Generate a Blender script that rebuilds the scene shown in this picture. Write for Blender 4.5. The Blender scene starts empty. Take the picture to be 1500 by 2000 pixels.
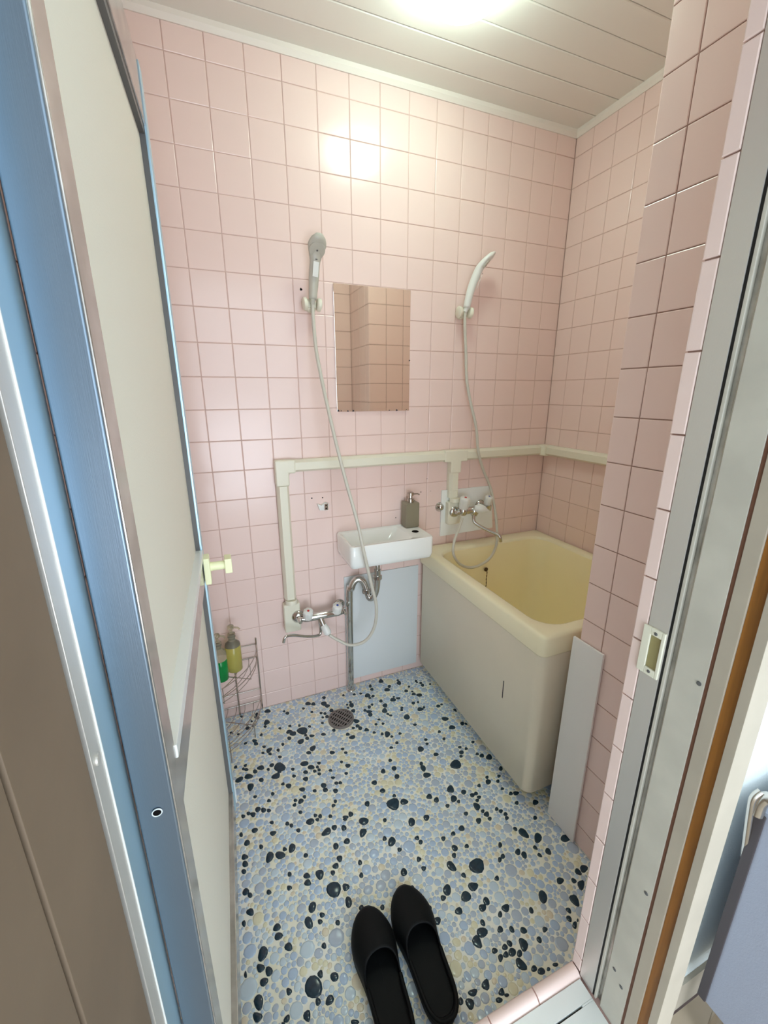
import bpy, bmesh, math, random
import numpy as np
from mathutils import Vector, Matrix
random.seed(7); np.random.seed(7)
PI = math.pi
S = bpy.context.scene
COL = S.collection

# ---------------------------------------------------------------- camera
CAM = np.array([0.0156, -1.4704, 1.2177])
RM = np.array([[0.92677,-0.37564,-0.001626],[-0.10516,-0.25529,-0.96113],[0.36062,0.89091,-0.2761]])
FPX = 812.8
cd = bpy.data.cameras.new('camera'); cam = bpy.data.objects.new('camera', cd); COL.objects.link(cam)
cd.sensor_fit = 'VERTICAL'; cd.sensor_height = 24; cd.lens = FPX / 2000 * 24; cd.clip_start = .01
mw = Matrix.Identity(4)
for i in range(3):
    mw[i][0] = RM[0][i]; mw[i][1] = -RM[1][i]; mw[i][2] = -RM[2][i]; mw[i][3] = CAM[i]
cam.matrix_world = mw
S.camera = cam

# ---------------------------------------------------------------- world, lights, exposure
w = bpy.data.worlds.new('world'); S.world = w; w.use_nodes = True
w.node_tree.nodes['Background'].inputs[0].default_value = (.78, .9, 1, 1)
w.node_tree.nodes['Background'].inputs[1].default_value = 1.5
S.view_settings.view_transform = 'Standard'; S.view_settings.look = 'None'
S.view_settings.gamma = 1; S.view_settings.use_curve_mapping = False
S.view_settings.exposure = 1.2
S.cycles.diffuse_bounces = 10; S.cycles.max_bounces = 16
LAMP_POWER = 9.2       # emission strength of the opal lamp globe
WINDOW_POWER = 9.5    # watts of daylight from the window of the room outside the door


def at(px, py, axis, val):
    """point of the place seen at a pixel of the photograph, on the plane axis = val"""
    d = RM.T @ np.array([(px - 750) / FPX, (py - 1000) / FPX, 1.])
    t = (val - CAM[axis]) / d[axis]
    return CAM + t * d


def Y_(px, py, y): return at(px, py, 1, y)
def X_(px, py, x): return at(px, py, 0, x)
def Z_(px, py, z): return at(px, py, 2, z)


# ---------------------------------------------------------------- materials
def srgb(r, g, b):
    f = lambda c: (c / 255 / 12.92) if c / 255 <= .04045 else ((c / 255 + .055) / 1.055) ** 2.4
    return (f(r), f(g), f(b), 1)


def mat(name, rgb, rough=.4, metal=0, spec=.5, bump=0, scale=40, var=0, vscale=6, coat=0, trans=0, ior=1.45, emit=0, emit_rgb=None, stretch=None, tint=None, sss=0):
    m = bpy.data.materials.new(name); m.use_nodes = True
    nt = m.node_tree; b = nt.nodes['Principled BSDF']
    c = srgb(*rgb)
    b.inputs['Base Color'].default_value = c
    b.inputs['Roughness'].default_value = rough
    b.inputs['Metallic'].default_value = metal
    b.inputs['Specular IOR Level'].default_value = spec
    b.inputs['IOR'].default_value = ior
    b.inputs['Coat Weight'].default_value = coat
    b.inputs['Coat Roughness'].default_value = .06
    b.inputs['Transmission Weight'].default_value = trans
    if sss:
        b.inputs['Subsurface Weight'].default_value = sss
        b.inputs['Subsurface Scale'].default_value = .005
    tc = nt.nodes.new('ShaderNodeTexCoord'); src = tc.outputs['Object']
    if stretch:
        mp = nt.nodes.new('ShaderNodeMapping'); mp.inputs['Scale'].default_value = stretch
        nt.links.new(src, mp.inputs['Vector']); src = mp.outputs['Vector']
    if var:
        n = nt.nodes.new('ShaderNodeTexNoise'); n.inputs['Scale'].default_value = vscale; n.inputs['Detail'].default_value = 4
        nt.links.new(src, n.inputs['Vector'])
        r = nt.nodes.new('ShaderNodeValToRGB')
        r.color_ramp.elements[0].position = .35; r.color_ramp.elements[1].position = .68
        t = srgb(*tint) if tint else tuple(max(0, x * (1 - var)) for x in c[:3]) + (1,)
        r.color_ramp.elements[0].color = t
        r.color_ramp.elements[1].color = c
        nt.links.new(n.outputs['Fac'], r.inputs['Fac']); nt.links.new(r.outputs['Color'], b.inputs['Base Color'])
    if bump:
        n = nt.nodes.new('ShaderNodeTexNoise'); n.inputs['Scale'].default_value = scale; n.inputs['Detail'].default_value = 3
        nt.links.new(src, n.inputs['Vector'])
        bp = nt.nodes.new('ShaderNodeBump'); bp.inputs['Strength'].default_value = bump; bp.inputs['Distance'].default_value = .002
        nt.links.new(n.outputs['Fac'], bp.inputs['Height']); nt.links.new(bp.outputs['Normal'], b.inputs['Normal'])
    if emit:
        b.inputs['Emission Color'].default_value = srgb(*(emit_rgb or rgb)); b.inputs['Emission Strength'].default_value = emit
    return m


# ---------------------------------------------------------------- mesh helpers
def world_off(o):
    v = Vector((0, 0, 0))
    while o is not None:
        v = v + o.location; o = o.parent
    return v


class MB:
    def __init__(s): s.v = []; s.f = []
    def add(s, vs, fs):
        n = len(s.v); s.v += [tuple(map(float, p)) for p in vs]; s.f += [tuple(i + n for i in f) for f in fs]; return s
    def box(s, a, b):
        x0, y0, z0 = [min(a[i], b[i]) for i in range(3)]; x1, y1, z1 = [max(a[i], b[i]) for i in range(3)]
        return s.add([(x0,y0,z0),(x1,y0,z0),(x1,y1,z0),(x0,y1,z0),(x0,y0,z1),(x1,y0,z1),(x1,y1,z1),(x0,y1,z1)],
                     [(0,3,2,1),(4,5,6,7),(0,1,5,4),(1,2,6,5),(2,3,7,6),(3,0,4,7)])
    def obox(s, c, ax, ay, az, h):
        """box with centre c, unit axes, half sizes h"""
        c = Vector(c); ax, ay, az = Vector(ax) * h[0], Vector(ay) * h[1], Vector(az) * h[2]
        vs = [c + ax * i + ay * j + az * k for k in (-1, 1) for (i, j) in ((-1,-1),(1,-1),(1,1),(-1,1))]
        return s.add(vs, [(0,3,2,1),(4,5,6,7),(0,1,5,4),(1,2,6,5),(2,3,7,6),(3,0,4,7)])
    def tube(s, pts, r, n=10, caps=True, closed=False):
        P = [Vector(p) for p in pts]; m = len(P)
        rs = r if isinstance(r, (list, tuple)) else [r] * m
        T = []
        for i in range(m):
            a = P[(i - 1) % m] if (closed or i > 0) else P[i]
            b = P[(i + 1) % m] if (closed or i < m - 1) else P[i]
            T.append((b - a).normalized())
        u = T[0].orthogonal().normalized(); vs = []
        for i in range(m):
            u = (u - T[i] * u.dot(T[i]))
            if u.length < 1e-6: u = T[i].orthogonal()
            u.normalize(); w = T[i].cross(u)
            for k in range(n):
                a = 2 * PI * k / n; vs.append(P[i] + (u * math.cos(a) + w * math.sin(a)) * rs[i])
        fs = []
        for i in range(m if closed else m - 1):
            j = (i + 1) % m
            for k in range(n):
                fs.append((i*n+k, i*n+(k+1)%n, j*n+(k+1)%n, j*n+k))
        if caps and not closed:
            fs.append(tuple(reversed(range(n)))); fs.append(tuple((m-1)*n+k for k in range(n)))
        return s.add(vs, fs)
    def lathe(s, c, axis, prof, n=24, lobes=0, amp=0):
        """profile of (distance along axis, radius) about the axis through c"""
        c = Vector(c); a = Vector(axis).normalized(); u = a.orthogonal().normalized(); w = a.cross(u)
        vs = []; fs = []
        for (h, r) in prof:
            for k in range(n):
                t = 2 * PI * k / n; rr = r * (1 + amp * math.cos(lobes * t)) if lobes else r
                vs.append(c + a * h + (u * math.cos(t) + w * math.sin(t)) * max(rr, 1e-5))
        for i in range(len(prof) - 1):
            for k in range(n): fs.append((i*n+k, i*n+(k+1)%n, (i+1)*n+(k+1)%n, (i+1)*n+k))
        fs.append(tuple(reversed(range(n)))); m = len(prof) - 1; fs.append(tuple(m*n+k for k in range(n)))
        return s.add(vs, fs)
    def prism(s, poly, dirv):
        n = len(poly); d = Vector(dirv); P = [Vector(p) for p in poly]
        return s.add(P + [p + d for p in P], [tuple(reversed(range(n))), tuple(range(n, 2*n))] + [(i, (i+1)%n, n+(i+1)%n, n+i) for i in range(n)])
    def build(s, name, m, parent=None, smooth=False, bevel=0, bseg=2, solid=0, autos=True):
        off = world_off(parent) if parent else Vector((0, 0, 0))
        me = bpy.data.meshes.new(name)
        me.from_pydata([tuple(Vector(p) - off) for p in s.v], [], s.f); me.validate()
        bm = bmesh.new(); bm.from_mesh(me)
        bmesh.ops.recalc_face_normals(bm, faces=bm.faces)
        if bevel:
            es = [e for e in bm.edges if len(e.link_faces) == 2 and e.calc_face_angle(0) > .5]
            bmesh.ops.bevel(bm, geom=es, offset=bevel, segments=bseg, affect='EDGES', profile=.6, clamp_overlap=True)
        bm.to_mesh(me); bm.free()
        if smooth or bevel:
            me.shade_smooth()
            if autos and hasattr(me, 'set_sharp_from_angle'): me.set_sharp_from_angle(angle=math.radians(50 if not bevel else 35))
        me.materials.append(m)
        o = bpy.data.objects.new(name, me); COL.objects.link(o)
        if parent: o.parent = parent
        if bevel:
            wn = o.modifiers.new('weighted_normals', 'WEIGHTED_NORMAL'); wn.keep_sharp = True; wn.weight = 100
        if solid:
            md = o.modifiers.new('thickness', 'SOLIDIFY'); md.thickness = solid; md.offset = 0
        return o


def tag(o, label, cat, group=None):
    o['label'] = label; o['category'] = cat
    if group: o['group'] = group
    return o


def thing(name, loc, label, cat, group=None):
    o = bpy.data.objects.new(name, None); COL.objects.link(o); o.location = loc; o.empty_display_size = .05
    return tag(o, label, cat, group)


def struct(o, label=None):
    o['kind'] = 'structure'
    if label: o['label'] = label
    return o


def smoothpath(pts, n=8):
    P = [Vector(p) for p in pts]; out = []
    for i in range(len(P) - 1):
        p0 = P[max(i-1, 0)]; p1 = P[i]; p2 = P[i+1]; p3 = P[min(i+2, len(P)-1)]
        for k in range(n):
            t = k / n
            out.append(.5 * ((2*p1) + (-p0+p2)*t + (2*p0-5*p1+4*p2-p3)*t*t + (-p0+3*p1-3*p2+p3)*t**3))
    out.append(P[-1]); return out

# ---------------------------------------------------------------- material set
TILE = mat('pink_tile', (235, 211, 204), .19, bump=.06, scale=14, var=.03, vscale=3)
GROUT = mat('pale_grout', (206, 178, 168), .7)
GROUT_DIRTY = mat('aged_grout', (158, 128, 116), .8)
PLANK = mat('ceiling_plank', (232, 231, 224), .5, bump=.05, scale=200)
TRIMP = mat('ceiling_trim', (230, 224, 216), .45)
FLOORG = mat('floor_grout', (240, 243, 238), .4, var=.1, vscale=9, tint=(232, 232, 212))
PEB = [mat('pebble_blue', (176, 197, 221), .16, bump=.05, scale=60), mat('pebble_pale_blue', (196, 214, 226), .16),
       mat('pebble_cream', (222, 220, 192), .18), mat('pebble_grey', (178, 192, 208), .18), mat('pebble_sand', (220, 212, 190), .2)]
DARK = mat('pebble_dark', (34, 60, 76), .14, var=.35, vscale=90)
ALU = mat('brushed_aluminium', (206, 202, 196), .35, metal=.5, bump=.08, scale=60, stretch=(30, 30, .6))
ALUW = mat('bright_aluminium', (232, 236, 236), .35, metal=.35)
ALUB = mat('aluminium_daylight_tint_dark', (118, 132, 146), .3, metal=.7, bump=.06, scale=60, stretch=(30, 30, .6))  # blue daylight reflection and shade put into the metal's colour
ALUL = mat('aluminium_daylight_tint', (176, 208, 224), .35, metal=.6)  # pale blue of reflected daylight painted into the aluminium
TAUPE = mat('taupe_stile', (190, 184, 178), .18, metal=.6, bump=.03, scale=30, var=.25, vscale=26, tint=(150, 146, 140))
PANEL = mat('frosted_panel', (222, 219, 206), .5, bump=.15, scale=420)
GASK = mat('black_gasket', (22, 20, 20), .6)
DGREY = mat('dark_bead', (92, 92, 92), .4)
PAINT = mat('cream_paint', (196, 192, 180), .5, var=.14, vscale=14, bump=.05, scale=40)
BEIGE = mat('beige_paint', (178, 168, 152), .55, var=.12, vscale=10)
BROWN = mat('brown_paint', (112, 74, 56), .6)
ORANGE = mat('bare_brown_wood', (150, 96, 34), .5, var=.3, vscale=8, stretch=(20, 20, 1))
WOODL = mat('taupe_wood', (120, 102, 84), .6, var=.16, vscale=8, bump=.04, scale=90)
GAP_SHADE = mat('dark_gap', (26, 20, 17), .9)  # near-black colour standing in for shade in the frame gaps
WALLP = mat('white_wallpaper', (226, 234, 234), .8, bump=.35, scale=260)
WHITE = mat('white_ceramic', (236, 240, 238), .08, coat=.4)
WPANEL = mat('white_panel', (214, 220, 222), .3)
BOARD = mat('pale_grey_board', (230, 230, 228), .45)
CREAMP = mat('cream_plastic', (226, 224, 206), .35)
GREYP = mat('grey_plastic', (186, 184, 172), .35)
WPLAS = mat('white_plastic', (224, 226, 222), .3)
HOSE = mat('shower_hose', (200, 198, 186), .35)
CHROME = mat('chrome', (205, 205, 202), .08, metal=1)
STEEL = mat('rack_wire', (190, 184, 176), .25, metal=1)
TUBIN = mat('tub_yellow', (248, 240, 204), .22)
TUBEX = mat('tub_cream', (236, 229, 198), .25)
APRON = mat('tub_apron', (224, 215, 194), .32, var=.04, vscale=4)
KNOBY = mat('yellow_knob', (236, 238, 196), .35)
MIRR = mat('mirror_silver', (252, 248, 240), .03, metal=1)
RED = mat('red_mark', (190, 40, 40), .4)
BLUE = mat('blue_mark', (40, 70, 160), .4)
HOLE = mat('drill_hole', (14, 11, 11), .9, spec=.1)
IRON = mat('cast_iron', (128, 122, 120), .5, metal=.3, bump=.3, scale=150)
RUBBER = mat('black_rubber', (5, 8, 10), .6, spec=.25, bump=.1, scale=300)
GREYC = mat('grey_fabric', (150, 154, 168), .9, bump=.2, scale=500)
DSTRAP = mat('dark_strap', (70, 64, 66), .8)
GLASSB = mat('smoky_bottle', (160, 154, 132), .12, trans=.35, ior=1.4)
GREENB = mat('green_liquid', (30, 160, 80), .1, trans=.35, ior=1.35)
YELLB = mat('yellow_liquid', (228, 220, 128), .1, trans=.6, ior=1.35)
CLEAR = mat('clear_plastic', (214, 208, 184), .08, trans=.75, ior=1.3)
LAMPG = mat('opal_glass', (235, 250, 240), .25, emit=LAMP_POWER, emit_rgb=(230, 255, 242))
LAMPB = mat('lamp_base', (235, 235, 230), .4)
CORRF = mat('outer_floor', (186, 170, 150), .6, var=.1, vscale=7)
CHAIN = mat('bead_chain', (96, 78, 60), .4, metal=.6)

# ---------------------------------------------------------------- tiled walls
_tm = {}
def tile_mesh(w, h, t=.003, bev=.0015):
    k = (round(w, 4), round(h, 4))
    if k in _tm: return _tm[k]
    vs = []
    for (dx, y) in ((0, t), (0, .0007), (bev, 0)):
        a, b = w / 2 - dx, h / 2 - dx
        vs += [(-a, y, -b), (a, y, -b), (a, y, b), (-a, y, b)]
    fs = [(8, 9, 10, 11)]
    for r in (0, 4):
        for i in range(4): fs.append((r + i, r + (i + 1) % 4, r + 4 + (i + 1) % 4, r + 4 + i))
    me = bpy.data.meshes.new('tile'); me.from_pydata(vs, [], fs); me.materials.append(TILE)
    _tm[k] = me; return me


def tiled(parent, origin, theta, us, zs, part, gap=.0023, rnd=.0022, maxn=300):
    """tiles between the joints us (along the wall) and zs, facing local -y turned by theta"""
    c, s = math.cos(theta), math.sin(theta); st = MB(); n = 0; cells = []
    for i in range(len(us) - 1):
        for j in range(len(zs) - 1):
            w, h = abs(us[i+1] - us[i]) - gap, abs(zs[j+1] - zs[j]) - gap
            u, z = (us[i] + us[i+1]) / 2, (zs[j] + zs[j+1]) / 2
            p = (origin[0] + u * c, origin[1] + u * s, z)
            cells.append((p, w, h))
    for (p, w, h) in cells:
        if w < .006 or h < .006: continue
        me = tile_mesh(w, h)
        d = random.uniform(-.0002, .0003)
        e = (random.gauss(0, rnd), random.gauss(0, .0004), theta + random.gauss(0, rnd))
        p = (p[0] - s * -d, p[1] + c * -d, p[2])
        if part(p) and n < maxn:
            o = bpy.data.objects.new('tile', me); COL.objects.link(o); o.parent = parent
            o.location = p; o.rotation_euler = e; n += 1
        else:
            M = Matrix.LocRotScale(Vector(p), None, None) @ Matrix.Rotation(theta, 4, 'Z')
            st.add([M @ v.co for v in me.vertices], [tuple(f.vertices) for f in me.polygons])
    if st.v:
        o = st.build('hidden_tiles', TILE, parent); o['kind'] = 'stuff'
    return n


ZT = 2.15
rows = [0] + [round(2.165 - .1 * r, 4) for r in range(21, 0, -1)] + [ZT]
XL, XR, YP, XP, YF, XJ, XH = -.175, 1.39, -.786, .839, -1.10, .567, -.083
wb = struct(MB().box((XL - .1, .0016, -.1), (XR + .1, .1, ZT)).build('wall_back', GROUT))
cols = [XL] + [round(.1 * k, 2) for k in range(-1, 14)] + [XR]
def vis_back(p):
    if p[0] < -.02: return False
    if p[0] < .1 and p[2] < .02: return False
    if p[0] > .8 and p[2] < .53: return False
    if .46 < p[0] < .74 and .05 < p[2] < .46: return False
    if .46 < p[0] < .7 and 1.2 < p[2] < 1.5: return False
    return True
tiled(wb, (0, 0, 0), 0, cols, rows, vis_back)
wr = struct(MB().box((XR + .0016, YP, -.1), (XR + .1, 0, ZT)).build('wall_right', GROUT))
tiled(wr, (XR, 0, 0), -PI/2, [0, .081, .178, .275, .372, .47, .568, .666, -YP], rows, lambda p: p[2] > .5)
wl = struct(MB().box((XL - .1, YF, -.1), (XL - .0025, 0, ZT)).build('wall_left', GROUT))
tiled(wl, (XL, 0, 0), PI/2, [YF] + [round(-1 + .1 * k, 2) for k in range(11)], rows, lambda p: False)
wp = struct(MB().box((XP + .0016, YF + .0, -.1), (XR + .1, YP - .0016, ZT)).build('wall_near_right', GROUT_DIRTY))
tiled(wp, (XP, 0, 0), -PI/2, [-YP, .85, .95, 1.05, 1.10], rows, lambda p: p[1] > -1.06, rnd=.0015)
tiled(wp, (0, YP, 0), PI, [-XR, -1.339, -1.239, -1.139, -1.039, -.939, -XP], rows, lambda p: p[2] > .6)
wf = struct(MB().box((XJ + .003, -1.121, -.1), (XR + .1, YF - .0025, ZT)).box((XJ + .033, -1.195, -.1), (XR + .1, -1.121, ZT))
            .box((XL - .1, -1.195, -.1), (XH - .03, YF, ZT)).box((XH - .03, -1.195, 1.79), (XJ + .033, YF, ZT)).build('wall_front', GROUT_DIRTY))
tiled(wf, (XJ, 0, 0), -PI/2, [-YF, 1.121], [.132] + [r for r in rows if r > .14], lambda p: True, rnd=.001)
tiled(wf, (0, YF, 0), PI, [-XP, -.739, -.639, -XJ], rows, lambda p: p[2] > .9)

# ceiling of long planks with a cove strip
ce = struct(MB().box((XL - .1, YF - .1, ZT + .008), (XR + .1, .1, ZT + .06)).build('ceiling', GASK))
for k in range(13):
    y1 = -.0915 * k; y0 = max(y1 - .0890, YF)
    if y0 >= y1: continue
    m = MB().prism([(XL, y1, ZT + .008), (XL, y1, ZT + .0015), (XL, y1 - .0025, ZT), (XL, y0 + .0025, ZT), (XL, y0, ZT + .0015), (XL, y0, ZT + .008)], (XR - XL, 0, 0))
    m.build('plank', PLANK, ce)
cv = [(0, 0), (0, -.024), (.004, -.024), (.011, -.012), (.011, 0)]
t = MB().prism([(XL, -a, ZT + b) for a, b in cv], (XR - XL, 0, 0)).build('trim_1', TRIMP); struct(t)
t = MB().prism([(XR - a, 0, ZT + b) for a, b in cv], (0, YP, 0)).build('trim_2', TRIMP); struct(t)

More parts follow.
